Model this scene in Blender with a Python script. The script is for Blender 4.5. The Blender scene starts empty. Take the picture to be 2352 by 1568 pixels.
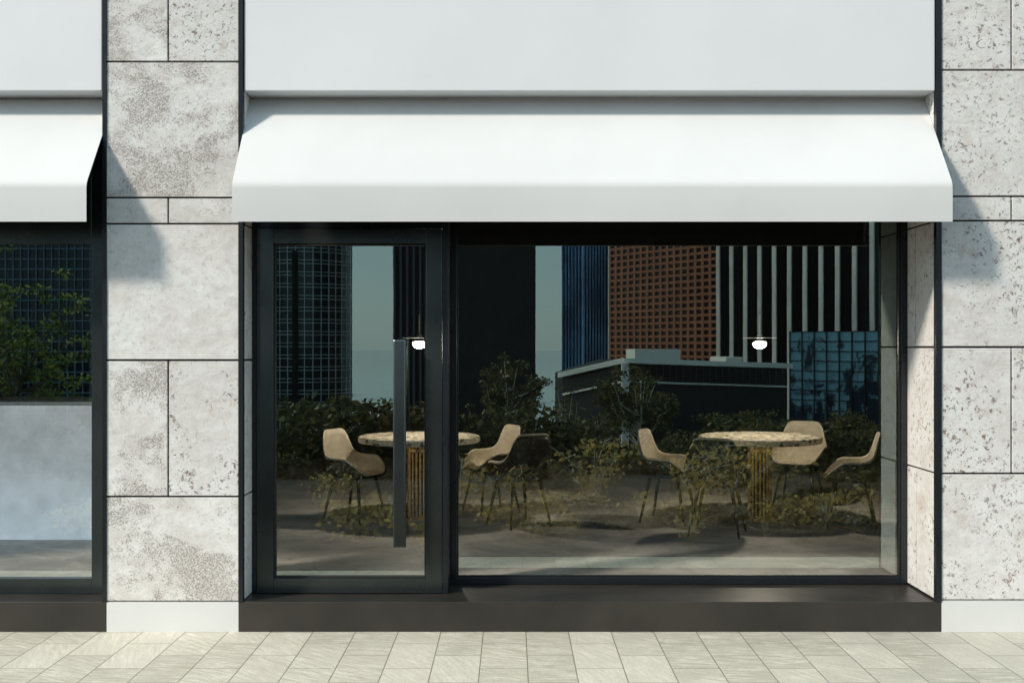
import bpy, bmesh, math, random
import numpy as np
from mathutils import Vector, Matrix
R = random.Random(7)
NR = np.random.default_rng(11)
S = bpy.context.scene
COL = S.collection

# ------------------------------------------------------------------ helpers
def nd(nt, t, ins=None, **props):
    n = nt.nodes.new(t)
    for k, v in props.items():
        setattr(n, k, v)
    for k, v in (ins or {}).items():
        s = n.inputs[k]
        if isinstance(v, bpy.types.NodeSocket):
            nt.links.new(v, s)
        else:
            s.default_value = v
    return n

def rng(nt, val, a, b, c=0.0, d=1.0):
    n = nd(nt, 'ShaderNodeMapRange', {0: val, 1: a, 2: b, 3: c, 4: d}, interpolation_type='SMOOTHSTEP')
    return n.outputs[0]

def mth(nt, op, a, b=0.0):
    return nd(nt, 'ShaderNodeMath', {0: a, 1: b}, operation=op).outputs[0]

def mix(nt, f, a, b, blend='MIX'):
    n = nt.nodes.new('ShaderNodeMix'); n.data_type = 'RGBA'; n.blend_type = blend
    for i, v in ((0, f), (6, a), (7, b)):
        if isinstance(v, bpy.types.NodeSocket): nt.links.new(v, n.inputs[i])
        elif i == 0: n.inputs[0].default_value = v
        else: n.inputs[i].default_value = (v[0], v[1], v[2], 1)
    return n.outputs[2]

def noise(nt, vec, scale, detail=4, rough=0.55, dist=0.0):
    return nd(nt, 'ShaderNodeTexNoise', {'Vector': vec, 'Scale': scale, 'Detail': detail,
              'Roughness': rough, 'Distortion': dist}).outputs[0]

def new_mat(name):
    m = bpy.data.materials.new(name); m.use_nodes = True
    nt = m.node_tree; nt.nodes.clear()
    out = nt.nodes.new('ShaderNodeOutputMaterial')
    p = nt.nodes.new('ShaderNodeBsdfPrincipled')
    nt.links.new(p.outputs[0], out.inputs[0])
    return m, nt, p, out

def coord(nt, which='Object'):
    return nt.nodes.new('ShaderNodeTexCoord').outputs[which]

def put(nt, sock, v):
    if isinstance(v, bpy.types.NodeSocket): nt.links.new(v, sock)
    else: sock.default_value = (v[0], v[1], v[2], 1) if isinstance(v, (tuple, list)) else v

def bump(nt, p, h, strength=0.3, dist=0.01):
    b = nd(nt, 'ShaderNodeBump', {'Strength': strength, 'Distance': dist, 'Height': h})
    nt.links.new(b.outputs[0], p.inputs['Normal'])

def simple(name, col, rough=0.6, metal=0.0, var=0.12, scale=3.0, bmp=0.0, bscale=60):
    m, nt, p, o = new_mat(name)
    c = coord(nt)
    n = noise(nt, c, scale, 5)
    lo = tuple(x*(1-var) for x in col); hi = tuple(min(1, x*(1+var)) for x in col)
    put(nt, p.inputs['Base Color'], mix(nt, rng(nt, n, .3, .7), lo, hi))
    put(nt, p.inputs['Roughness'], rng(nt, noise(nt, c, scale*2.3, 4), .2, .8, max(0, rough-.06), rough+.06))
    p.inputs['Metallic'].default_value = metal
    if bmp: bump(nt, p, noise(nt, c, bscale, 3), bmp, .004)
    return m

# ------------------------------------------------------------------ materials
def stone_material():
    m, nt, p, o = new_mat('travertine_stone')
    at = nd(nt, 'ShaderNodeAttribute', attribute_name='panel')
    sep = nd(nt, 'ShaderNodeSeparateColor', {0: at.outputs['Color']})
    seed, G, B = sep.outputs[0], sep.outputs[1], sep.outputs[2]
    sd = nd(nt, 'ShaderNodeCombineXYZ', {0: mth(nt, 'MULTIPLY', seed, 43.0), 1: mth(nt, 'MULTIPLY', seed, 91.0), 2: mth(nt, 'MULTIPLY', seed, 17.0)})
    v = nd(nt, 'ShaderNodeVectorMath', {0: coord(nt), 1: sd.outputs[0]}, operation='ADD').outputs[0]
    mp = nd(nt, 'ShaderNodeMapping', {'Vector': v, 'Scale': (1.0, 1.0, 1.4)}).outputs[0]
    pn = noise(nt, mp, 2.3, 8, .64, .35)
    psoft = mth(nt, 'MULTIPLY', rng(nt, pn, .40, .58), G)
    cloud = noise(nt, v, 3.0, 7, .6, .1)
    swirl = noise(nt, mp, 9, 9, .74, .2)
    sp = noise(nt, v, 120, 5, .85)
    thr = mth(nt, 'SUBTRACT', .655, mth(nt, 'MULTIPLY', psoft, .145))
    d1 = rng(nt, mth(nt, 'SUBTRACT', sp, thr), 0, .05)
    fine = mth(nt, 'MULTIPLY', rng(nt, noise(nt, v, 66, 6, .85), .625, .655), .75)
    pit = rng(nt, noise(nt, v, 32, 9, .78, .3), .565, .60)
    cl = rng(nt, noise(nt, v, 3.0, 8, .75, .5), .46, .55)
    pits = mth(nt, 'MULTIPLY', mth(nt, 'MULTIPLY', pit, cl), B)
    big = rng(nt, noise(nt, v, 12, 12, .86, .5), .615, .64)
    pits = mth(nt, 'MAXIMUM', pits, mth(nt, 'MULTIPLY', mth(nt, 'MULTIPLY', big, rng(nt, cloud, .40, .53)), B))
    base = mix(nt, rng(nt, cloud, .3, .7), (.655, .62, .585), (.785, .77, .74))
    base = mix(nt, rng(nt, swirl, .47, .62, 0, .5), base, (.85, .835, .81))
    base = mix(nt, mth(nt, 'MULTIPLY', psoft, .42), base, (.61, .55, .505))
    base = mix(nt, mth(nt, 'MULTIPLY', B, .28), base, (.57, .54, .53))
    base = mix(nt, mth(nt, 'MULTIPLY', rng(nt, swirl, .34, .47, 1, 0), .45), base, (.52, .455, .40))
    stain = mth(nt, 'MULTIPLY', rng(nt, noise(nt, v, 5.5, 8, .75, .4), .54, .66), B)
    base = mix(nt, mth(nt, 'MULTIPLY', stain, .45), base, (.46, .33, .25))
    base = mix(nt, mth(nt, 'MULTIPLY', d1, .65), base, (.28, .22, .18))
    base = mix(nt, fine, base, (.27, .19, .15))
    base = mix(nt, mth(nt, 'MULTIPLY', pits, .9), base, (.18, .08, .045))
    put(nt, p.inputs['Base Color'], base)
    p.inputs['Roughness'].default_value = .85
    h = mth(nt, 'SUBTRACT', mth(nt, 'MULTIPLY', swirl, 1.1), mth(nt, 'ADD', mth(nt, 'MULTIPLY', d1, .5), mth(nt, 'ADD', pits, fine)))
    bump(nt, p, h, .75, .008)
    return m
STONE = stone_material()
JOINT = simple('joint_black', (.006, .006, .008), .7)
PLASTER = simple('smooth_plaster', (.66, .65, .63), .6, var=.04, scale=1.2, bmp=.05)
WHITE = simple('white_panel', (.76, .76, .765), .45, var=.04, scale=.6, bmp=.02, bscale=8)
FABRIC = simple('awning_fabric', (.655, .65, .64), .8, var=.035, scale=1.0, bmp=.3, bscale=2.0)
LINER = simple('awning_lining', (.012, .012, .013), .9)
METAL = simple('dark_frame_metal', (.062, .071, .070), .27, metal=.75, var=.25, scale=1.0)
BLACKM = simple('black_frame_metal', (.018, .020, .024), .3, metal=.3, scale=2)
GASKET = simple('black_rubber_gasket', (.010, .010, .011), .9)
SILL = simple('dark_bronze_sill', (.038, .033, .028), .38, metal=.25, var=.25, scale=1.5)
EDGE = simple('dark_stone_edging', (.04, .036, .03), .8, var=.3, scale=5)
STEEL = simple('dark_brushed_steel', (.15, .17, .175), .22, metal=.95, var=.06, scale=1)
BRASS = simple('brass', (.80, .52, .22), .28, metal=.75, var=.12, scale=9)
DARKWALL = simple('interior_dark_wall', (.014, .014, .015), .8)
CREAM = simple('cream_leather', (.66, .58, .45), .5, var=.08, scale=8, bmp=.1, bscale=70)
BROWNL = simple('brown_leather', (.020, .013, .008), .42, var=.2, scale=9)
WOOD = simple('dark_walnut', (.035, .023, .013), .4, var=.25, scale=12)
COUNTERW = simple('white_counter_laminate', (.86, .87, .90), .35, var=.02)
BARK = simple('bark', (.16, .13, .09), .9, var=.35, scale=12, bmp=.5, bscale=25)
TWIG = simple('pale_twig', (.80, .73, .62), .85, var=.2, scale=10)
STEMD = simple('brown_stem', (.12, .09, .05), .85, var=.3, scale=10)

def glass_material(name, fac, tint_r, tint_t):
    m = bpy.data.materials.new(name); m.use_nodes = True
    nt = m.node_tree; nt.nodes.clear()
    out = nt.nodes.new('ShaderNodeOutputMaterial')
    n = noise(nt, coord(nt), .8, 2)
    b = nd(nt, 'ShaderNodeBump', {'Strength': .02, 'Distance': .01, 'Height': n})
    g = nd(nt, 'ShaderNodeBsdfGlossy', {'Color': (*tint_r, 1), 'Roughness': 0.0, 'Normal': b.outputs[0]})
    t = nd(nt, 'ShaderNodeBsdfTransparent', {'Color': (*tint_t, 1)})
    mx = nd(nt, 'ShaderNodeMixShader', {0: fac, 1: t.outputs[0], 2: g.outputs[0]})
    nt.links.new(mx.outputs[0], out.inputs[0])
    return m
GLASS = glass_material('coated_window_glass', .215, (.82, .98, .91), (.93, .92, .89))

def pavement_material():
    m, nt, p, o = new_mat('stone_paving')
    c = coord(nt)
    s = nd(nt, 'ShaderNodeSeparateXYZ', {0: c})
    v = nd(nt, 'ShaderNodeCombineXYZ', {0: mth(nt, 'ADD', s.outputs[1], 20.04), 1: mth(nt, 'ADD', s.outputs[0], 26.4-.0865+.0)}).outputs[0]
    br = nd(nt, 'ShaderNodeTexBrick', {'Vector': v, 'Color1': (0, 0, 0, 1), 'Color2': (1, 1, 1, 1), 'Mortar': (.5, .5, .5, 1), 'Scale': 1.0,
            'Mortar Size': .003, 'Mortar Smooth': .3, 'Bias': 0.0, 'Brick Width': .52, 'Row Height': .264}, offset=.5)
    tone = nd(nt, 'ShaderNodeSeparateColor', {0: br.outputs[0]}).outputs[0]
    ang = mth(nt, 'ADD', mth(nt, 'MULTIPLY', tone, 1.6), -.1)
    shift = nd(nt, 'ShaderNodeCombineXYZ', {0: mth(nt, 'MULTIPLY', tone, 7.3), 1: mth(nt, 'MULTIPLY', tone, 3.1)})
    c2 = nd(nt, 'ShaderNodeVectorMath', {0: c, 1: shift.outputs[0]}, operation='ADD').outputs[0]
    rot = nd(nt, 'ShaderNodeVectorRotate', {'Vector': c2, 'Angle': ang}, rotation_type='Z_AXIS').outputs[0]
    st = nd(nt, 'ShaderNodeMapping', {'Vector': rot, 'Scale': (3.0, 26.0, 1.0)}).outputs[0]
    streak = noise(nt, st, 1.5, 10, .84, .25)
    cloud = noise(nt, c, 4, 7, .7)
    col = mix(nt, rng(nt, streak, .36, .64), (.34, .305, .225), (.78, .73, .62))
    col = mix(nt, rng(nt, cloud, .38, .62, 0, .6), col, (.46, .42, .335))
    col = mix(nt, rng(nt, tone, 0, 1, .0, .55), col, (.76, .70, .59))
    grime = noise(nt, c, 50, 7, .8)
    col = mix(nt, rng(nt, grime, .52, .66, 0, .5), col, (.27, .24, .18))
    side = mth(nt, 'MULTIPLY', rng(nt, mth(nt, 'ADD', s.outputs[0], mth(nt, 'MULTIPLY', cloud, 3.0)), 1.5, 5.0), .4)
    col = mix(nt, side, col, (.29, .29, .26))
    edge_f = rng(nt, br.outputs[1], .0, .5)
    col = mix(nt, mth(nt, 'MULTIPLY', edge_f, .78), col, (.09, .08, .06))
    put(nt, p.inputs['Base Color'], col)
    p.inputs['Roughness'].default_value = .62
    h = mth(nt, 'SUBTRACT', mth(nt, 'MULTIPLY', streak, .45), br.outputs[1])
    bump(nt, p, h, .5, .004)
    return m
PAVE = pavement_material()

def concrete_floor():
    m, nt, p, o = new_mat('polished_concrete')
    c = coord(nt)
    col = mix(nt, rng(nt, noise(nt, c, 1.6, 8, .7, .6), .35, .65), (.34, .325, .30), (.66, .63, .58))
    col = mix(nt, rng(nt, noise(nt, c, 14, 7, .75), .48, .7, 0, .45), col, (.26, .245, .225))
    put(nt, p.inputs['Base Color'], col)
    p.inputs['Roughness'].default_value = .42
    return m
CONC = concrete_floor()

def ground_material():
    m, nt, p, o = new_mat('lawn_and_soil')
    c = coord(nt)
    col = mix(nt, rng(nt, noise(nt, c, .35, 8, .7), .35, .65), (.010, .012, .006), (.026, .020, .012))
    col = mix(nt, rng(nt, noise(nt, c, 30, 4, .7), .4, .7, 0, .6), col, (.007, .009, .004))
    put(nt, p.inputs['Base Color'], col); p.inputs['Roughness'].default_value = .95
    bump(nt, p, noise(nt, c, 40, 5, .7), .8, .03)
    return m
GROUND = ground_material()

def terrazzo():
    m, nt, p, o = new_mat('terrazzo')
    c = coord(nt)
    v1 = nd(nt, 'ShaderNodeTexVoronoi', {'Vector': c, 'Scale': 26.0}, feature='F1')
    v2 = nd(nt, 'ShaderNodeTexVoronoi', {'Vector': c, 'Scale': 26.0}, feature='DISTANCE_TO_EDGE')
    sp = nd(nt, 'ShaderNodeSeparateColor', {0: v1.outputs['Color']})
    chip = mix(nt, sp.outputs[0], (.95, .90, .74), (.74, .65, .48))
    chip = mix(nt, rng(nt, sp.outputs[1], .78, .82), chip, (.16, .13, .09))
    col = mix(nt, rng(nt, v2.outputs[0], .02, .05), (.34, .30, .22), chip)
    put(nt, p.inputs['Base Color'], col); p.inputs['Roughness'].default_value = .35
    return m
TERR = terrazzo()

def leaf_material(name, c1, c2, c3, tr=.35):
    m = bpy.data.materials.new(name); m.use_nodes = True
    nt = m.node_tree; nt.nodes.clear()
    out = nt.nodes.new('ShaderNodeOutputMaterial')
    g = nt.nodes.new('ShaderNodeNewGeometry')
    r = g.outputs['Random Per Island']
    n = noise(nt, coord(nt), 2.5, 3)
    col = mix(nt, rng(nt, r, 0, .8), c1, c2)
    col = mix(nt, rng(nt, mth(nt, 'ADD', mth(nt, 'MULTIPLY', r, .5), mth(nt, 'MULTIPLY', n, .7)), .5, .75), col, c3)
    d = nd(nt, 'ShaderNodeBsdfPrincipled', {'Base Color': col, 'Roughness': .55})
    t = nd(nt, 'ShaderNodeBsdfTranslucent', {'Color': col})
    mx = nd(nt, 'ShaderNodeMixShader', {0: tr, 1: d.outputs[0], 2: t.outputs[0]})
    nt.links.new(mx.outputs[0], out.inputs[0])
    return m
LEAF_G = leaf_material('fresh_green_leaves', (.05, .09, .02), (.17, .27, .05), (.32, .38, .10), .5)
LEAF_D = leaf_material('dark_green_leaves', (.03, .042, .014), (.10, .11, .035), (.20, .17, .06))
LEAF_O = leaf_material('ochre_leaves', (.10, .07, .02), (.98, .70, .24), (.55, .42, .12), .5)
LEAF_R = leaf_material('rusty_leaves', (.04, .035, .012), (.34, .23, .07), (.12, .11, .035), .4)

# ------------------------------------------------------------------ object helpers
def link(o, parent=None):
    COL.objects.link(o)
    if parent is not None: o.parent = parent
    return o
def tag(o, label=None, cat=None, group=None, kind=None):
    if label: o['label'] = label
    if cat: o['category'] = cat
    if group: o['group'] = group
    if kind: o['kind'] = kind
def empty(name, loc=(0, 0, 0), label=None, cat=None, group=None):
    o = bpy.data.objects.new(name, None); o.location = loc; o.empty_display_size = .2
    COL.objects.link(o); tag(o, label, cat, group); return o
def mesh_obj(name, verts, faces, mat, parent=None, smooth=False):
    me = bpy.data.meshes.new(name); me.from_pydata([tuple(v) for v in verts], [], faces); me.update()
    if mat: me.materials.append(mat)
    if smooth: me.polygons.foreach_set('use_smooth', [True]*len(me.polygons))
    o = bpy.data.objects.new(name, me); return link(o, parent)
BF = [(0, 3, 2, 1), (4, 5, 6, 7), (0, 1, 5, 4), (1, 2, 6, 5), (2, 3, 7, 6), (3, 0, 4, 7)]
def boxes(name, bl, mat, parent=None, bevel=0.0, tm=None):
    V = []; F = []
    for b in bl:
        x0, x1, y0, y1, z0, z1 = b
        k = len(V)
        pts = [(x0, y0, z0), (x1, y0, z0), (x1, y1, z0), (x0, y1, z0), (x0, y0, z1), (x1, y0, z1), (x1, y1, z1), (x0, y1, z1)]
        if tm is not None: pts = [tuple(tm @ Vector(q)) for q in pts]
        V += pts
        F += [tuple(i+k for i in f) for f in BF]
    o = mesh_obj(name, V, F, mat, parent)
    if bevel:
        md = o.modifiers.new('bevel', 'BEVEL'); md.width = bevel; md.segments = 2; md.limit_method = 'ANGLE'
    return o
def tube(V, F, pts, radii, n=8, cap=True):
    pts = [Vector(p) for p in pts]; k0 = len(V)
    for i, p in enumerate(pts):
        d = (pts[min(i+1, len(pts)-1)] - pts[max(i-1, 0)]).normalized()
        a = d.orthogonal().normalized(); b = d.cross(a)
        if i == 0: aa, bb = a, b
        else:
            aa = (aa - d*aa.dot(d)).normalized(); bb = d.cross(aa)
        for j in range(n):
            t = 2*math.pi*j/n
            V.append(p + (aa*math.cos(t)+bb*math.sin(t))*radii[i])
    for i in range(len(pts)-1):
        for j in range(n):
            F.append((k0+i*n+j, k0+i*n+(j+1) % n, k0+(i+1)*n+(j+1) % n, k0+(i+1)*n+j))
    if cap:
        F.append(tuple(k0+j for j in reversed(range(n)))); F.append(tuple(k0+(len(pts)-1)*n+j for j in range(n)))
def lathe(name, prof, mat, parent=None, n=48, smooth=True):
    V = []; F = []
    for r, z in prof:
        for j in range(n):
            t = 2*math.pi*j/n; V.append((r*math.cos(t), r*math.sin(t), z))
    for i in range(len(prof)-1):
        for j in range(n):
            F.append((i*n+j, i*n+(j+1) % n, (i+1)*n+(j+1) % n, (i+1)*n+j))
    F.append(tuple(reversed(range(n)))); F.append(tuple((len(prof)-1)*n+j for j in range(n)))
    o = mesh_obj(name, V, F, mat, parent, smooth)
    md = o.modifiers.new('edge', 'EDGE_SPLIT'); md.split_angle = math.radians(35)
    return o

# ------------------------------------------------------------------ ground
def sheet(name, x0, x1, rows, mat, nx=1):
    V = []; F = []
    xs = [x0+(x1-x0)*i/nx for i in range(nx+1)]
    for y, z in rows:
        for x in xs: V.append((x, y, z))
    w = nx+1
    for r in range(len(rows)-1):
        for i in range(nx): F.append((r*w+i, (r+1)*w+i, (r+1)*w+i+1, r*w+i+1))
    o = mesh_obj(name, V, F, mat); tag(o, kind='structure'); return o
GROWS = [(4000, -.06), (40, -.06), (-8, -.06), (-10, -.6), (-14, -1.8), (-22, -3.4), (-32, -5.4), (-48, -9), (-80, -15), (-110, -23), (-300, -23), (-310, -30)]
sheet('ground', -4000, 4000, GROWS, GROUND)
def gz(y):
    for (a, za), (b, zb) in zip(GROWS, GROWS[1:]):
        if b <= y <= a: return za+(zb-za)*(a-y)/(a-b)
    return -15
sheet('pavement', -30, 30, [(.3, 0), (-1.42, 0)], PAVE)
wm, nt, p, o_ = new_mat('added_bay_water')
put(nt, p.inputs['Base Color'], mix(nt, noise(nt, coord(nt), .02, 3), (.16, .26, .28), (.20, .30, .32)))
p.inputs['Roughness'].default_value = .1; p.inputs['IOR'].default_value = 1.8
bump(nt, p, noise(nt, coord(nt), .3, 4), .06, .3)
sheet('sky_mirror_water', -6000, 6000, [(-302, -24), (-9000, -24)], wm)  # invented water sheet, added to mirror sky colour below the horizon
ed = boxes('planting_bed_edging', [(-20, 20, -1.48, -1.42, -.02, .01)], EDGE, bevel=.004)
tag(ed, 'low dark stone edging between pavement and planting', 'edging')

# ------------------------------------------------------------------ building
bld = empty('building', (0, 2, 0), 'stone-clad cafe building with white fascia and dark shopfront', 'building')
def part(o):
    o.parent = bld; o.matrix_parent_inverse = Matrix.Translation((0, -2, 0)); return o

def stone_cladding(name, panels, core):
    V = []; F = []; mi = []; cols = []
    def add(b, m, c):
        x0, x1, y0, y1, z0, z1 = b; k = len(V)
        V.extend([(x0, y0, z0), (x1, y0, z0), (x1, y1, z0), (x0, y1, z0), (x0, y0, z1), (x1, y0, z1), (x1, y1, z1), (x0, y1, z1)])
        for f in BF: F.append(tuple(i+k for i in f)); mi.append(m); cols.append(c)
    for b, g, pt in panels: add(b, 0, (R.random(), g, pt, 1))
    for b in core: add(b, 1, (0, 0, 0, 1))
    o = mesh_obj(name, V, F, STONE); o.data.materials.append(JOINT)
    o.data.polygons.foreach_set('material_index', mi)
    ca = o.data.color_attributes.new('panel', 'FLOAT_COLOR', 'CORNER')
    arr = []
    for pl in o.data.polygons:
        for _ in pl.loop_indices: arr.extend(cols[pl.index])
    ca.data.foreach_set('color', arr)
    md = o.modifiers.new('bevel', 'BEVEL'); md.width = .0015; md.segments = 1; md.limit_method = 'ANGLE'
    return part(o)
J = .0060
def zi(p): return 1.765 + (797-p)/370.0
ZL = [.187, zi(1140), zi(827), zi(514), zi(454), zi(142), zi(-170), 6.0]
ZR = [zi(1378), zi(1087), zi(797), zi(507), zi(451), zi(161), zi(-129), 6.0]
def rows_front(x0, x1, Z, splits, types):
    out = []
    for i in range(len(Z)-1):
        xs = [x0] + [s for s in splits.get(i, [])] + [x1]
        for k in range(len(xs)-1):
            a = xs[k]+(J if k > 0 else 0); b = xs[k+1]-(J if k < len(xs)-2 else 0)
            g, pt = types[i][min(k, len(types[i])-1)]
            out.append(((a, b, 0.0, .035, Z[i]+J, Z[i+1]-J), g, pt))
    return out
def rows_side(x0, x1, y0, y1, Z, splits, g, pt):
    out = []
    for i in range(len(Z)-1):
        ys = [y0]+splits.get(i, [])+[y1]
        for k in range(len(ys)-1):
            a = ys[k]+(J if k > 0 else 0); b = ys[k+1]-(J if k < len(ys)-2 else 0)
            out.append(((x0, x1, a, b, Z[i]+J, Z[i+1]-J), g, pt))
    return out
typesL = [[(1, .15)], [(1, .2), (.3, .9)], [(.3, .15)], [(.4, .3), (.1, .3)], [(1, .15)], [(1, .2), (.3, .9)], [(.5, .5)]]
pl = rows_front(-2.516, -1.698, ZL, {1: [-2.135], 3: [-2.135], 5: [-2.135]}, typesL)
pl += rows_side(-1.69, -1.670, .038, .6, ZL, {1: [.3], 3: [.3]}, .3, .6)
pl += rows_side(-2.540, -2.522, .038, .6, ZL, {1: [.3]}, .3, .6)
pil1 = stone_cladding('stone_pillar', pl, [(-2.519, -1.6915, .0355, .62, .0, 6.0)])
def sub(o, parent):
    o.parent = parent; return o
sub(boxes('plinth', [(-2.516, -1.698, -.002, .0345, 0, .185)], PLASTER), pil1)
sub(boxes('edge_trim', [(-1.6975, -1.669, -.008, .0345, .187, 6.0), (-2.541, -2.5165, -.008, .0345, .187, 6.0)], BLACKM), pil1)
typesR = [[(.3, .7)], [(.2, .95), (.2, .9)], [(.1, 1.0)], [(.15, .8)], [(.3, .7)], [(.2, .9), (.2, .9)], [(.2, .5)]]
pr = rows_front(2.666, 3.50, ZR, {1: [3.101], 3: [3.101], 5: [3.101]}, typesR)
pr += rows_side(2.632, 2.652, .038, .6, ZR, {0: [.34], 2: [.36], 4: [.3]}, .1, .9)
pil2 = stone_cladding('stone_pillar', pr, [(2.6535, 3.51, .0355, .62, .0, 6.0)])
sub(boxes('plinth', [(2.666, 3.5, -.002, .0345, 0, ZR[0]-.002)], PLASTER), pil2)
sub(boxes('edge_trim', [(2.631, 2.6655, -.008, .0345, .187, 6.0), (3.501, 3.53, -.008, .0345, .187, 6.0)], BLACKM), pil2)
part(stone_cladding('end_wall', rows_front(3.535, 7.5, ZR, {i: [4.5+.4*(i % 2), 5.7+.4*(i % 2)] for i in range(7)}, [[(.3, .6)]]*7), [(3.535, 7.5, .0355, .6, 0, 6.0)]))
part(stone_cladding('end_wall', rows_front(-7.5, -6.0, ZL, {}, [[(.5, .4)]]*7), [(-7.5, -6.0, .0355, .6, 0, 6.0)]))
part(boxes('fascia', [(-1.664, 2.627, .002, .62, 3.354, 6.0)], WHITE, bevel=.006))
part(boxes('fascia', [(-5.99, -2.546, .002, .62, 3.354, 6.0)], WHITE, bevel=.006))
part(boxes('sill', [(-1.697, 2.665, -.004, .62, 0.0, .1865)], SILL, bevel=.003))
part(boxes('sill', [(-5.99, -2.517, -.004, .62, 0.0, .1865)], SILL, bevel=.003))
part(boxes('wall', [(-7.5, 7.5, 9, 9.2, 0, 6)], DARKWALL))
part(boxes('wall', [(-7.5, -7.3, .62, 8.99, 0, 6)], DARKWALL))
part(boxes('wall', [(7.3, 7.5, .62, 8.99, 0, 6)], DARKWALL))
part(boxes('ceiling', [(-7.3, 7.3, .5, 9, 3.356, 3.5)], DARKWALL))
part(boxes('roof', [(-7.5, 7.5, .0, 9.2, 6.002, 6.15)], PLASTER))
fl = sheet('floor', -7.29, 7.29, [(8.99, .1875), (.60, .1875)], CONC)

door = bpy.data.objects.new('door', None); COL.objects.link(door); door.parent = bld
door.location = (-1.04, .25-2, .19)
def dchild(o, par):
    o.parent = par
    base = Vector((0, 0, 0)); q = par
    while q is not None: base += Vector(q.location); q = q.parent
    o.matrix_parent_inverse = Matrix.Translation(-base); return o
x0, x1, gx0, gx1 = -1.634, -.449, -1.528, -.552
dchild(boxes('frame', [(x0, gx0, .22, .285, .191, 2.523), (gx1, x1, .22, .285, .191, 2.523),
                (gx0, gx1, .2205, .2845, .191, .285), (gx0, gx1, .2205, .2845, 2.426, 2.523)], METAL, bevel=.003), door)
dchild(boxes('glazing_bead', [(gx0+.0005, gx0+.009, .224, .2835, .286, 2.425), (gx1-.009, gx1-.0005, .224, .2835, .286, 2.425),
                (gx0+.0092, gx1-.0092, .224, .2835, .286, .295), (gx0+.0092, gx1-.0092, .224, .2835, 2.416, 2.425)], GASKET), door)
dchild(mesh_obj('glass_pane', [(gx0+.003, .25, .288), (gx1-.003, .25, .288), (gx1-.003, .25, 2.423), (gx0+.003, .25, 2.423)], [(0, 1, 2, 3)], GLASS), door)
dchild(boxes('handle', [(-.751, -.671, .115, .160, .497, 1.812), (-.735, -.687, .1605, .248, .515, .545), (-.735, -.687, .1605, .248, 1.765, 1.795)], STEEL, bevel=.008), door)

win = bpy.data.objects.new('window', None); COL.objects.link(win); win.parent = bld
win.location = (1.1, .54-2, .19)
dchild(boxes('frame', [(-.408, -.367, .50, .58, .188, 3.353), (2.588, 2.6315, .50, .58, .188, 3.353),
                (-.3668, 2.5878, .502, .578, .188, .234), (-.3668, 2.5878, .502, .578, 3.1, 3.353)], BLACKM, bevel=.003), win)
dchild(boxes('glazing_bead', [(-.3665, 2.5875, .515, .53, .2345, .246), (2.578, 2.5875, .515, .53, .2465, 3.09), (-.3665, -.357, .515, .53, .2465, 3.09)], BLACKM), win)
dchild(mesh_obj('glass_pane', [(-.366, .54, .235), (2.587, .54, .235), (2.587, .54, 3.099), (-.366, .54, 3.099)], [(0, 1, 2, 3)], GLASS), win)
dchild(boxes('door_surround', [(-1.6685, -1.637, .235, .58, .188, 3.353), (-.446, -.409, .225, .58, .188, 3.353), (-1.6365, -.4465, .236, .58, 2.527, 3.353)], BLACKM, bevel=.003), win)
w2 = bpy.data.objects.new('window', None); COL.objects.link(w2); w2.parent = bld
w2.location = (-4.2, .25-2, .19)
dchild(boxes('frame', [(-2.693, -2.545, .22, .285, .188, 3.353), (-5.98, -5.84, .22, .285, .188, 3.353),
                (-5.8398, -2.6932, .2205, .2845, .188, .285), (-5.8398, -2.6932, .2205, .2845, 2.426, 3.353)], METAL, bevel=.003), w2)
dchild(mesh_obj('glass_pane', [(-5.84, .25, .286), (-2.694, .25, .286), (-2.694, .25, 2.425), (-5.84, .25, 2.425)], [(0, 1, 2, 3)], GLASS), w2)

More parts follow.
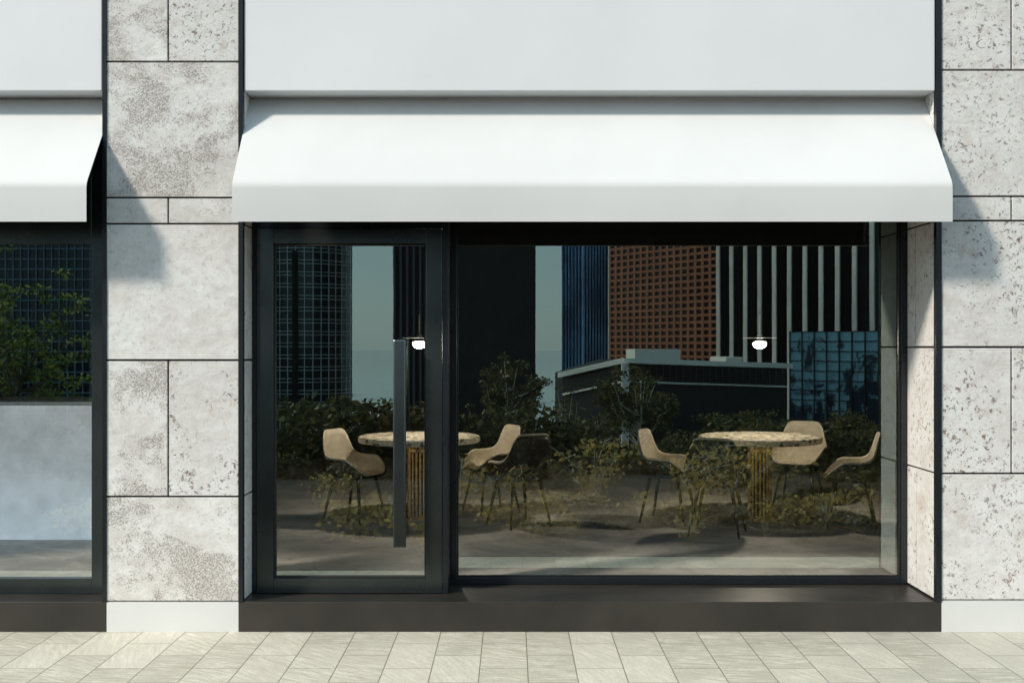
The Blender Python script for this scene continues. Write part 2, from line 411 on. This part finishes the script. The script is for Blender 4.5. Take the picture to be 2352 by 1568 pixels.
# ------------------------------------------------------------------ awnings
def awning(xa, xb, label):
    e = empty('awning', ((xa+xb)/2, 0, 2.513), label, 'awning', 'white awnings over the shopfront bays')
    prof = [(.195, 3.344), (.05, 3.156), (-.12, 2.936), (-.245, 2.775)]
    for k in range(1, 5):
        t = k/5; a = Vector((-.245, 2.775)); b = Vector((-.270, 2.742)); c = Vector((-.270, 2.715))
        q = a*(1-t)**2+b*2*t*(1-t)+c*t*t; prof.append((q.x, q.y))
    prof += [(-.270, 2.715), (-.271, 2.60), (-.270, 2.513)]
    def strip(name, mat, off, th, x0, x1, cut=0):
        V = []; F = []; nx = 40; P = [Vector(q) for q in prof]
        if cut: P[-1] = P[-1]+Vector((0, cut))
        nor = []
        for i in range(len(P)):
            d = (P[min(i+1, len(P)-1)]-P[max(i-1, 0)]).normalized(); nor.append(Vector((-d.y, d.x)))
        for layer in (off, off+th):
            for i, q in enumerate(P):
                w = q + nor[i]*layer
                for j in range(nx+1):
                    V.append((x0+(x1-x0)*j/nx-e.location.x, w.x, w.y-e.location.z))
        n = len(P); w_ = nx+1; k = n*w_
        for i in range(n-1):
            for j in range(nx):
                a = i*w_+j
                F.append((a, a+w_, a+w_+1, a+1)); F.append((k+a, k+a+1, k+a+w_+1, k+a+w_))
        for j in range(nx):
            F.append((j, j+1, k+j+1, k+j)); a = (n-1)*w_+j; F.append((a, k+a, k+a+1, a+1))
        for i in range(n-1):
            a = i*w_; F.append((a, k+a, k+a+w_, a+w_)); a = i*w_+nx; F.append((a, a+w_, k+a+w_, k+a))
        o = mesh_obj(name, V, F, mat, e, True)
        md = o.modifiers.new('edge', 'EDGE_SPLIT'); md.split_angle = math.radians(50)
        return o
    strip('canopy', FABRIC, 0.0, .004, xa, xb)
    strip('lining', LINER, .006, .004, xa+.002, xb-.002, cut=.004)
    for xx in (xa+.02, xb-.045):
        V = []; F = []
        tube(V, F, [(xx-e.location.x+.012, .18, 3.28-e.location.z), (xx-e.location.x+.012, -.235, 2.735-e.location.z), (xx-e.location.x+.012, -.245, 2.54-e.location.z)], [.011]*3, 8)
        mesh_obj('support_arm', V, F, METAL, e, True)
    return e
awning(-1.671, 2.630, 'wide white fabric awning over cafe window and door')
awning(-5.98, -2.541, 'white fabric awning over the neighbouring bay')

# ------------------------------------------------------------------ interior furniture
FZ = .1875
def make_table(x, y, label):
    e = empty('table', (x, y, FZ), label, 'table', 'round terrazzo cafe tables')
    lathe('table_top', [(.50, .700), (.552, .706), (.56, .716), (.56, .750), (.553, .759), (.54, .762)], TERR, e, 72)
    V = []; F = []
    for i in range(18):
        t = 2*math.pi*i/18
        tube(V, F, [(.100*math.cos(t), .100*math.sin(t), .03), (.100*math.cos(t), .100*math.sin(t), .70)], [.0105]*2, 10)
    mesh_obj('pedestal', V, F, BRASS, e, False)
    V = []; F = []; tube(V, F, [(0, 0, .03), (0, 0, .699)], [.074]*2, 32); mesh_obj('core', V, F, BROWNL, e, True)
    lathe('band', [(.112, .615), (.118, .62), (.118, .645), (.112, .65)], BRASS, e)
    lathe('base', [(.20, 0), (.205, .005), (.205, .02), (.16, .028), (.115, .034)], BRASS, e)
    return e
make_table(-.855, 3.4, 'round terrazzo-topped table on a fluted brass pedestal')
make_table(2.285, 3.4, 'round terrazzo-topped table on a fluted brass pedestal')

def shell(scale, dz, vmin, mat, name, parent, th):
    nu, nv = 64, 18; V = []; F = []
    for j in range(nv+1):
        v = vmin+(1-vmin)*j/nv
        for i in range(nu):
            a = 2*math.pi*i/nu; d = abs((a+math.pi) % (2*math.pi)-math.pi)*180/math.pi
            s = min(1, max(0, (156-d)/55)); s = s*s*(3-2*s)
            h = .155*s + .255/(1+(d/44)**9)
            cxs, sys_ = math.sin(a), -math.cos(a)
            q = (abs(cxs)**3.0+abs(sys_)**3.0)**(-1/3.0)
            if v <= .5:
                r = (v/.5)*.92; z = .025*(v/.5)**3
            else:
                t = (v-.5)/.5
                r = .92+.10*math.sin(min(1, t*2.0)*math.pi/2)+.12*h*t; z = .025+(h+.006)*(t**1.3)
            V.append((.268*r*scale*q*cxs, .25*r*scale*q*sys_, .43+z+dz))
    for j in range(nv):
        for i in range(nu):
            F.append((j*nu+i, j*nu+(i+1) % nu, (j+1)*nu+(i+1) % nu, (j+1)*nu+i))
    o = mesh_obj(name, V, F, mat, parent, True)
    md = o.modifiers.new('solid', 'SOLIDIFY'); md.thickness = th; md.offset = 0
    return o
def make_chair():
    e = empty('chair', (0, 0, FZ), 'x', 'chair', 'cream tub chairs around the tables')
    shell(1.0, 0, .0, CREAM, 'seat', e, .009)
    shell(1.05, -.018, .12, BROWNL, 'backrest', e, .006)
    for sx in (-1, 1):
        for sy in (-1, 1):
            V = []; F = []
            tube(V, F, [(sx*.15, sy*.14, .42), (sx*.225, sy*.22, .0)], [.019, .010], 10)
            mesh_obj('leg', V, F, WOOD, e, True)
    return e
proto = make_chair(); pk = list(proto.children)
CH = [(-1.43, 3.25, (1, -.5), 'cream tub chair with dark legs beside the round table'),
      (-.20, 3.8, (-1, -.5), 'cream tub chair facing the round table'),
      (.06, 3.0, (-.5, .8), 'cream tub chair turned away, dark brown back showing'),
      (1.42, 3.25, (1, -.45), 'cream tub chair with dark legs beside the round table'),
      (2.86, 4.25, (-.45, -.85), 'cream tub chair behind the round table'),
      (2.99, 2.95, (-1, .25), 'cream tub chair seen from its side near the wall'),
      (1.74, 2.55, (.35, 1), 'cream tub chair turned away, dark brown back showing')]
for i, (x, y, d, lab) in enumerate(CH):
    if i == 0: e = proto
    else:
        e = proto.copy(); COL.objects.link(e)
        for k in pk:
            c = k.copy(); c.parent = e; COL.objects.link(c)
    e.location = (x, y, FZ); e['label'] = lab; e.scale = (.93, .93, .95)
    e.rotation_euler = (0, 0, math.atan2(d[1], d[0])-math.pi/2)

def emis(name, col, s):
    m = bpy.data.materials.new(name); m.use_nodes = True
    nt = m.node_tree; nt.nodes.clear()
    o = nt.nodes.new('ShaderNodeOutputMaterial'); e = nd(nt, 'ShaderNodeEmission', {'Color': (*col, 1), 'Strength': s})
    nt.links.new(e.outputs[0], o.inputs[0]); return m
BULB = emis('lit_opal_globe', (1, .90, .73), 400)
STEM = simple('satin_brass_stem', (.85, .75, .55), .5, metal=.2)
def pendant(x, y):
    e = empty('pendant_lamp', (x, y, 1.795), 'lit pendant lamp with white globe and thin black disc', 'lamp', 'pendant lamps over the tables')
    prof = [(.060*math.sin(t), (-.042 if math.cos(t) > 0 else -.022)*math.cos(t)) for t in [math.pi*(.03+.94*i/16) for i in range(17)]]
    lathe('globe', prof, BULB, e, 32)
    lathe('cap', [(.062, .0225), (.062, .030), (.045, .044), (.02, .05)], GASKET, e)
    lathe('disc_shade', [(.155, .0515), (.16, .053), (.16, .056), (.05, .066)], GASKET, e)
    V = []; F = []
    tube(V, F, [(0, 0, .05), (0, 0, .085)], [.028, .022], 16); tube(V, F, [(0, 0, .085), (0, 0, .27)], [.007, .007], 8)
    mesh_obj('stem', V, F, STEM, e, True)
    V = []; F = []; tube(V, F, [(0, 0, .271), (0, 0, 1.555)], [.002, .002], 6); mesh_obj('cable', V, F, BLACKM, e)
pendant(-.855, 3.4); pendant(2.285, 3.4)
ce = empty('counter', (-4.6, 2.7, FZ), 'long reception counter with pale blue-white front, glow added', 'counter')
def at(o, e):
    o.parent = e; o.matrix_parent_inverse = Matrix.Translation(-Vector(e.location)); return o
m, nt, p, o_ = new_mat('added_glow_panel')  # white counter front; emission added to brighten it, no lamp behind
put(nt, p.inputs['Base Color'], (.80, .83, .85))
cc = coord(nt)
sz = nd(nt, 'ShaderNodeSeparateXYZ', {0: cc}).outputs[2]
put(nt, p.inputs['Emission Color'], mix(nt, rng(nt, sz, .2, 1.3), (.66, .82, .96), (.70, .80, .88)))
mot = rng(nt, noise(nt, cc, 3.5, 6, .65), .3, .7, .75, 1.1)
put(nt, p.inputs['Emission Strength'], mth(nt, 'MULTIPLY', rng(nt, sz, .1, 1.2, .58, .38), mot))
at(boxes('body', [(-6.2, -3.06, 2.26, 3.15, FZ+.001, 1.285)], COUNTERW, bevel=.004), ce)
at(boxes('glow_front_panel', [(-6.2, -3.06, 2.24, 2.2595, FZ+.002, 1.284)], m), ce)
at(boxes('counter_top', [(-6.22, -3.04, 2.22, 3.17, 1.287, 1.32)], COUNTERW, bevel=.004), ce)

# ------------------------------------------------------------------ city across the slope
def fm(name, col, rough=.5, metal=0, **k): return simple(name, col, rough, metal, scale=.15, **k)
BASE = -23.2
def tower(label, loc, name='office_tower'):
    return empty(name, loc, label, 'building')
TGLASS = simple('dark_tower_glass', (.02, .03, .04), .08, metal=.2, var=.3, scale=.2)
BLUEG = simple('blue_tower_glass', (.025, .055, .10), .12, metal=.7, var=.6, scale=.12)
e = tower('near-black office tower with fine vertical ribs', (-8, -200, BASE))
at(boxes('wall', [(-20.9, 4.17, -215, -192, BASE, 95)], simple('black_brown_granite', (.022, .017, .017), .6, scale=.3)), e)
at(boxes('rib', [(-20.9+i*1.15, -20.9+i*1.15+.36, -191.98, -191.0, BASE, 95) for i in range(10)], simple('grey_rib', (.11, .11, .14), .5)), e)
e = tower('round dark glass tower with pale window grid', (-45, -232, BASE))
cx, cy, rr = -45.5, -240, 10.2
V = []; F = []; tube(V, F, [(cx, cy, BASE), (cx, cy, 90)], [rr, rr], 48); at(mesh_obj('wall', V, F, TGLASS), e)
V = []; F = []
for i in range(36):
    t = 2*math.pi*i/36
    tube(V, F, [(cx+rr*math.cos(t), cy+rr*math.sin(t), BASE), (cx+rr*math.cos(t), cy+rr*math.sin(t), 90)], [.13, .13], 4, False)
for k in range(45):
    z = BASE+k*2.5
    for rz in (z, z+.75):
        n = 48; k0 = len(V)
        for j in range(n):
            t = 2*math.pi*j/n
            for r_, dz in ((rr+.02, 0), (rr+.16, 0), (rr+.16, .15), (rr+.02, .15)):
                V.append((cx+r_*math.cos(t), cy+r_*math.sin(t), rz+dz))
        for j in range(n):
            for q in range(4):
                F.append((k0+j*4+q, k0+((j+1) % n)*4+q, k0+((j+1) % n)*4+(q+1) % 4, k0+j*4+(q+1) % 4))
at(mesh_obj('window_grid', V, F, fm('pale_mullion', (.62, .78, .82))), e)
at(boxes('rib', [(cx-.7, cx+.5, cy+rr-.2, cy+rr+.5, BASE, 22)], JOINT), e)
def grid_tower(label, x0, x1, y0, y1, top, dx, dz, tw, th, wall, gridm, skew=0, proj=.4, flank=True):
    e = tower(label, ((x0+x1)/2, y0, BASE))
    tm = None
    if skew:
        tm = Matrix.Translation((x0, y1, 0)) @ Matrix.Rotation(math.radians(skew), 4, 'Z') @ Matrix.Translation((-x0, -y1, 0))
    at(boxes('wall', [(x0, x1, y0, y1, BASE, top)], wall, tm=tm), e)
    bl = []
    n = max(1, round((x1-x0)/dx))
    for i in range(n+1):
        x = x0+(x1-x0)*i/n
        bl.append((x-tw/2, x+tw/2, y1+.02, y1+proj, BASE, top))
    k = 0
    while dz and BASE+k*dz < top:
        bl.append((x0, x1, y1+.01, y1+proj-.04, BASE+k*dz, BASE+k*dz+th))
        if flank: bl.append((x0-.34, x0-.01, y0, y1, BASE+k*dz, BASE+k*dz+th))
        k += 1
    if flank:
        n2 = max(1, round((y1-y0)/dx))
        for i in range(n2+1):
            y = y0+(y1-y0)*i/n2
            bl.append((x0-.40, x0-.02, y-tw/2, y+tw/2, BASE, top))
    at(boxes('window_grid', bl, gridm, tm=tm), e)
    return e
grid_tower('dark slab tower with fine blue-grey window grid', -112, -70, -235, -212, 80, 1.5, 2.0, .16, .2, TGLASS, fm('slate_mullion', (.20, .30, .40)))
grid_tower('blue mirrored glass tower with vertical ribs', 11.4, 17.3, -176.3, -172, 75, .75, 0, .12, .08, BLUEG, fm('blue_rib', (.26, .44, .70), .4, .2, var=.5), skew=-45, proj=.16)
grid_tower('red granite office block with square window grid', 22.6, 58.6, -274, -250, 100, 2.25, 1.42, .70, .52, simple('window_dark', (.010, .010, .012), .2), fm('red_granite', (.48, .18, .10), .7), skew=58, proj=.3, flank=False)
grid_tower('black glass tower with broad white vertical piers', 40.4, 85.4, -230, -212, 95, 3.75, 0, .95, .4, simple('window_black', (.006, .006, .009), .15), fm('white_pier', (.95, .91, .84), .6), skew=58, proj=.3, flank=False)
m, nt, p, o_ = new_mat('blue_glass_painted_reflection')
cc = coord(nt)
pane = nd(nt, 'ShaderNodeVectorMath', {0: cc, 1: (1.02, 1.02, 1.02)}, operation='SNAP').outputs[0]
pv = nd(nt, 'ShaderNodeTexWhiteNoise', {0: pane}).outputs[0]
czz = nd(nt, 'ShaderNodeSeparateXYZ', {0: cc}).outputs[2]
hv = rng(nt, czz, -8, 4, -.10, .06)
base_ = mix(nt, rng(nt, mth(nt, 'ADD', mth(nt, 'ADD', noise(nt, cc, .30, 6, .65, .8), hv), mth(nt, 'MULTIPLY', pv, .05)), .45, .54), (.010, .028, .055), (.24, .48, .62))  # pale patches and brighter top: reflections painted into the base colour
put(nt, p.inputs['Base Color'], base_)
p.inputs['Metallic'].default_value = .3; p.inputs['Roughness'].default_value = .2
e = grid_tower('low blue glass block with painted reflections and square grid', 29.6, 44, -124, -112, 3.4, 1.45, 1.02, .12, .10, m, JOINT, skew=45, proj=.1, flank=False)
e = empty('low_office_building', (11, -70, BASE), 'low dark building with white roof edge and white column', 'building')
WT = fm('white_render', (.90, .88, .83), .6); DK = simple('ribbon_window', (.008, .008, .010), .4)
s = .02706; xa, xm, xb = 124*s, 254*s, 634*s
za, zm, zb = 1.765-63*s, 1.765-25*s, 1.765-38*s
def prism(name, P, y0, y1, mat):
    n = len(P); y1 = y1 if isinstance(y1, list) else [y1]*n
    V = [(x, yf, z) for (x, z), yf in zip(P, y0)]+[(x, yb, z) for (x, z), yb in zip(P, y1)]
    F = [tuple(range(n)), tuple(reversed(range(n, 2*n)))]+[(i, i+n, (i+1) % n+n, (i+1) % n) for i in range(n)]
    return at(mesh_obj(name, V, F, mat), e)
YS = [-66.5, -61, -62, -62, -61, -66.5]
def roofstrip(d0, d1, ext):
    return [(xa-ext, za-d0*s), (xm, zm-d0*s), (xb+ext, zb-d0*s), (xb+ext, zb-d1*s), (xm, zm-d1*s), (xa-ext, za-d1*s)]
P = [(xa, za-.25), (xm, zm-.25), (xb, zb-.25), (xb, BASE), (xm, BASE), (xa, BASE)]
prism('wall', P, [y-.6 for y in YS], -80, DK)
prism('roof_edge', roofstrip(0, 11, .3), YS, [y-.9 for y in YS], WT)
prism('floor_band', roofstrip(51, 55, 0), [y-.2 for y in YS], [y-1 for y in YS], WT)
at(boxes('column', [(xm-.2, xm+.22, -60.9, -60.3, BASE, zm-.28)], WT), e)
at(boxes('rooftop_plant', [(299*s, 409*s, -72, -66, zm-1.2, 1.62)], WT), e)
at(boxes('rooftop_plant', [(520*s, 560*s, -72, -66, zm-1.2, 1.1)], WT), e)
bl = []
for k in range(24):
    t = k/24; x = xm+.4+(xb-xm-.5)*t; z = zm+(zb-zm)*t
    bl.append((x, x+.05, -61.55, -61.3, z-48*s, z-14*s))
at(boxes('window_mullion', bl, fm('black_mullion', (.03, .03, .034))), e)

# ------------------------------------------------------------------ vegetation
def leaves(centres, n_per, spread, size, flat=1.0):
    C = np.repeat(np.array(centres), n_per, axis=0); n = len(C)
    d = NR.normal(size=(n, 3)); d /= np.linalg.norm(d, axis=1)[:, None]
    r = NR.random(n)**.5
    P = C + d*(r*1.0)[:, None]*np.array([spread, spread, spread*flat])
    a = NR.normal(size=(n, 3)); a /= np.linalg.norm(a, axis=1)[:, None]
    b = np.cross(a, NR.normal(size=(n, 3))); b /= np.linalg.norm(b, axis=1)[:, None]
    sz = size*(.6+.8*NR.random(n))[:, None]
    V = np.stack([P-a*sz, P+b*sz*.55, P+a*sz, P-b*sz*.55], axis=1).reshape(-1, 3)
    F = np.arange(n*4).reshape(-1, 4)
    return V, F
def np_mesh(name, V, F, mat, parent):
    me = bpy.data.meshes.new(name)
    me.vertices.add(len(V)); me.vertices.foreach_set('co', V.astype(np.float32).ravel())
    me.loops.add(F.size); me.loops.foreach_set('vertex_index', F.astype(np.int32).ravel())
    me.polygons.add(len(F)); me.polygons.foreach_set('loop_start', np.arange(0, F.size, 4, dtype=np.int32))
    me.update(calc_edges=True); me.materials.append(mat)
    o = bpy.data.objects.new(name, me); return link(o, parent)
def make_tree(x, y, ctr, rad, nb, n_per, spread, size, mat, label, trunk_r=.12, flat=.6, group='trees on the slope', bark=None):
    z0 = gz(y)
    e = empty('tree', (x, y, z0), label, 'tree', group)
    cz = ctr - z0; C = []
    V = []; F = []
    top = cz-rad[2]*.4
    lean = R.uniform(-.3, .3)
    tp = [(0, 0, -.2), (lean*.3, 0, top*.4), (lean, .1, top*.75), (lean*.8, .1, top)]
    tube(V, F, tp, [trunk_r, trunk_r*.8, trunk_r*.6, trunk_r*.45], 8)
    for i in range(nb):
        while True:
            q = Vector((R.uniform(-1, 1), R.uniform(-1, 1), R.uniform(-.8, 1)))
            if q.length < 1 and q.length > .35: break
        c = Vector((q.x*rad[0], q.y*rad[1], cz+q.z*rad[2]))
        C.append(tuple(c))
        st = Vector(tp[2]).lerp(Vector(tp[3]), R.random())
        mid = st.lerp(c, .5)+Vector((R.uniform(-.15, .15), R.uniform(-.15, .15), -abs(c.z-st.z)*.12))
        tube(V, F, [st, mid, c], [trunk_r*.35, trunk_r*.2, trunk_r*.06], 5, False)
        for k_ in range(2):
            b_ = mid.lerp(c, R.random()); q_ = b_+Vector((R.uniform(-1, 1), R.uniform(-1, 1), R.uniform(-.2, 1)))*spread*1.2
            tube(V, F, [b_, q_], [trunk_r*.12, trunk_r*.04], 4, False); C.append(tuple(q_))
    mesh_obj('trunk', V, F, bark or BARK, e, True)
    LV, LF = leaves(C, n_per, spread, size, flat); np_mesh('crown', LV, LF, mat, e)
    return e
make_tree(-.2, -45, -.05, (1.8, 1.5, 1.6), 30, 42, .40, .09, LEAF_D, 'umbrella-shaped tree with dark green crown', bark=TWIG)
make_tree(5.9, -46, -.8, (2.2, 1.8, 1.7), 38, 44, .42, .09, LEAF_D, 'broad tree with dark green layered crown', bark=TWIG)
make_tree(10.8, -44, -2.1, (2.8, 1.6, .9), 34, 50, .42, .09, LEAF_D, 'low spreading tree with dark crown')
make_tree(15.6, -44, -2.4, (1.7, 1.6, 1.2), 26, 44, .42, .085, LEAF_R, 'small tree with rusty brown crown')
make_tree(-9.2, -42, -2.2, (1.8, 1.6, 1.7), 30, 50, .40, .085, LEAF_D, 'rounded dark green tree on the slope')
make_tree(-13.5, -40, -2.6, (1.8, 1.6, 1.4), 28, 45, .40, .085, LEAF_D, 'rounded brownish tree on the slope')
make_tree(-18.5, -41, -2.0, (2.4, 1.6, 1.8), 32, 50, .42, .085, LEAF_D, 'rounded dark green tree on the slope')
make_tree(2.2, -38, -1.2, (.7, .6, 2.1), 16, 16, .32, .06, LEAF_R, 'slender sparse tree with thin crown', .08, bark=TWIG)
make_tree(3.0, -30, -1.6, (.8, .7, 1.4), 16, 14, .3, .05, LEAF_R, 'slender sparse tree with pale bare branches', .07, bark=TWIG)
make_tree(-8.6, -12.5, 1.9, (1.2, 1.0, 1.9), 36, 24, .22, .045, LEAF_G, 'young tree with fresh green feathery leaves', .06, bark=BARK)
make_tree(-10.2, -13.2, 1.5, (1.1, .9, 1.7), 30, 24, .22, .045, LEAF_G, 'young tree with fresh green feathery leaves', .06, bark=BARK)

def shrub_mesh(h, w, stems, bare, stem_k):
    V = []; F = []; C = []
    for i in range(stems):
        a = R.uniform(0, 6.283); rr = R.uniform(.2, 1)*w*.5; hh = h*R.uniform(.4, 1)
        p0 = Vector((R.uniform(-.05, .05), R.uniform(-.05, .05), 0)); p2 = Vector((rr*math.cos(a), rr*math.sin(a), hh))
        p1 = p0.lerp(p2, .5)+Vector((-.15*rr*math.cos(a), -.15*rr*math.sin(a), hh*.1))
        isb = i < bare
        r0 = (.009 if isb else stem_k)*max(1, h)
        tube(V, F, [p0, p1, p2], [r0, r0*.7, r0*.35], 4, False)
        for k in range(4 if isb else 3):
            b = p1.lerp(p2, R.random()); tpt = b+Vector((R.uniform(-.16, .16), R.uniform(-.16, .16), R.uniform(0, .14)))*max(1, h)
            tpt.z = min(tpt.z, h)
            tube(V, F, [b, tpt], [r0*.55, r0*.3], 4, False)
            if not isb: C.append(tuple(tpt-Vector((0, 0, .03))))
        if not isb:
            for t in (.2, .5, .85): C.append(tuple(p0.lerp(p2, t)))
    return V, F, C
def make_shrubs(protos, places, label, group, cat='shrub'):
    for i, (x, y, z, sc) in enumerate(places):
        pr_ = protos[R.randrange(len(protos))]
        e = empty('shrub', (x, y, z), label, cat, group)
        e.rotation_euler = (0, 0, R.uniform(0, 6.28)); e.scale = (sc, sc, sc*R.uniform(.85, 1.0))
        for name, me in pr_:
            c = bpy.data.objects.new(name, me); c.parent = e; COL.objects.link(c)
def protos_for(h, w, n_per, mats, size, cnt, stems, spread, bare=3, stem_k=.003, stemm=None):
    out = []
    for i in range(cnt):
        V, F, C = shrub_mesh(h, w, stems, bare if i % 2 == 0 else 0, stem_k)
        a = mesh_obj('stem', V, F, (stemm or STEMD) if i % 2 else (stemm or TWIG)); LV, LF = leaves(C, n_per, spread, size, .8); LV[:, 2] = np.clip(LV[:, 2], 0.01, h)
        b = np_mesh('foliage', LV, LF, mats[i % len(mats)], None)
        out.append([('stem', a.data), ('foliage', b.data)])
        bpy.data.objects.remove(a); bpy.data.objects.remove(b)
    return out
low = protos_for(.42, .80, 3, [LEAF_O, LEAF_O, LEAF_R], .036, 6, 18, .11, 5)
mid_ = protos_for(.76, 1.05, 4, [LEAF_O, LEAF_R], .040, 6, 20, .15, 6)
slope = protos_for(1.6, 2.0, 13, [LEAF_D, LEAF_R, LEAF_D], .060, 6, 36, .28, 0, .004, STEMD)
dark = protos_for(2.4, 2.8, 22, [LEAF_D], .08, 3, 30, .34, 0, .004, STEMD)
def clump(x, k): return .5+.5*math.sin(x*2.3+k)*math.cos(x*.9+k*1.7)
pl = []
x = -6.5
while x < 5.4:
    for j, y in enumerate((-2.62, -3.0, -3.45)):
        dens = .08 if x < -3.3 else (.30 if x < -.3 else .55+.4*clump(x, j))
        if R.random() < dens: pl.append((x+R.uniform(-.22, .22), y+R.uniform(-.15, .15), -.05, R.uniform(.45, .85) if y > -2.8 else R.uniform(.5, .98)))
    x += .42
make_shrubs(low, pl, 'low shrub with ochre and green leaves and pale twigs', 'low shrubs in the planting bed')
pl = []
x = -7.5
while x < 6.4:
    for j, y in enumerate((-3.95, -4.45, -4.9)):
        if R.random() < (.12 if x < -3.6 else (.40 if x < -.3 else .40+.5*clump(x, j+2))): pl.append((x+R.uniform(-.25, .25), y+R.uniform(-.12, .12), -.05, R.uniform(.4, 1.15)))
    x += .56
make_shrubs(mid_, pl, 'shrub with ochre autumn leaves and pale twigs', 'taller shrubs in the planting bed')
pl = []
x = -14
while x < 11:
    for yb in (-9.4, -12.2):
        y = yb-R.uniform(0, 2.0); pl.append((x+R.uniform(-.3, .3), y, gz(y)-.05, R.uniform(.6, 1.2)))
    x += 1.0
make_shrubs(slope, pl, 'leafy brown-green shrub at the top of the slope', 'shrubs at the top of the slope')
pl = []
for i in range(28):
    x = -20+i*1.5; y = -19-R.uniform(0, 9); pl.append((x, y, gz(y)-.05, R.uniform(.7, 1.35)))
make_shrubs(dark, pl, 'large dark green shrub on the slope', 'dark shrubs on the slope')

# ------------------------------------------------------------------ light, sky, camera
d = Vector((.40, .27, -.35)).normalized()
sun = bpy.data.lights.new('sun', 'SUN'); sun.energy = 4.0; sun.angle = math.radians(6.5); sun.color = (1, .925, .81)
so = bpy.data.objects.new('sun', sun); COL.objects.link(so)
so.rotation_euler = d.to_track_quat('-Z', 'Y').to_euler(); so.location = (-20, -14, 20)
w = bpy.data.worlds.new('World'); S.world = w; w.use_nodes = True
nt = w.node_tree; nt.nodes.clear()
sky = nd(nt, 'ShaderNodeTexSky', sky_type='NISHITA', sun_disc=False, sun_elevation=math.asin(-d.z), sun_rotation=math.atan2(-d.x, -d.y))
sky.dust_density = .5; sky.ozone_density = 1.0; sky.air_density = 1.0
haze = mix(nt, .68, sky.outputs[0], (4.8, 6.7, 7.6))
bg = nd(nt, 'ShaderNodeBackground', {'Color': haze, 'Strength': .15})
nt.links.new(bg.outputs[0], nt.nodes.new('ShaderNodeOutputWorld').inputs[0])
S.view_settings.view_transform = 'Standard'; S.view_settings.look = 'None'; S.view_settings.exposure = 0

cam = bpy.data.cameras.new('camera'); cam.sensor_width = 36; cam.lens = 39.64; cam.shift_y = .0055
cam.clip_end = 12000; cam.clip_start = .05
co = bpy.data.objects.new('camera', cam); COL.objects.link(co)
co.location = (0, -7, 1.765); co.rotation_euler = (math.radians(90), 0, 0)
S.camera = co
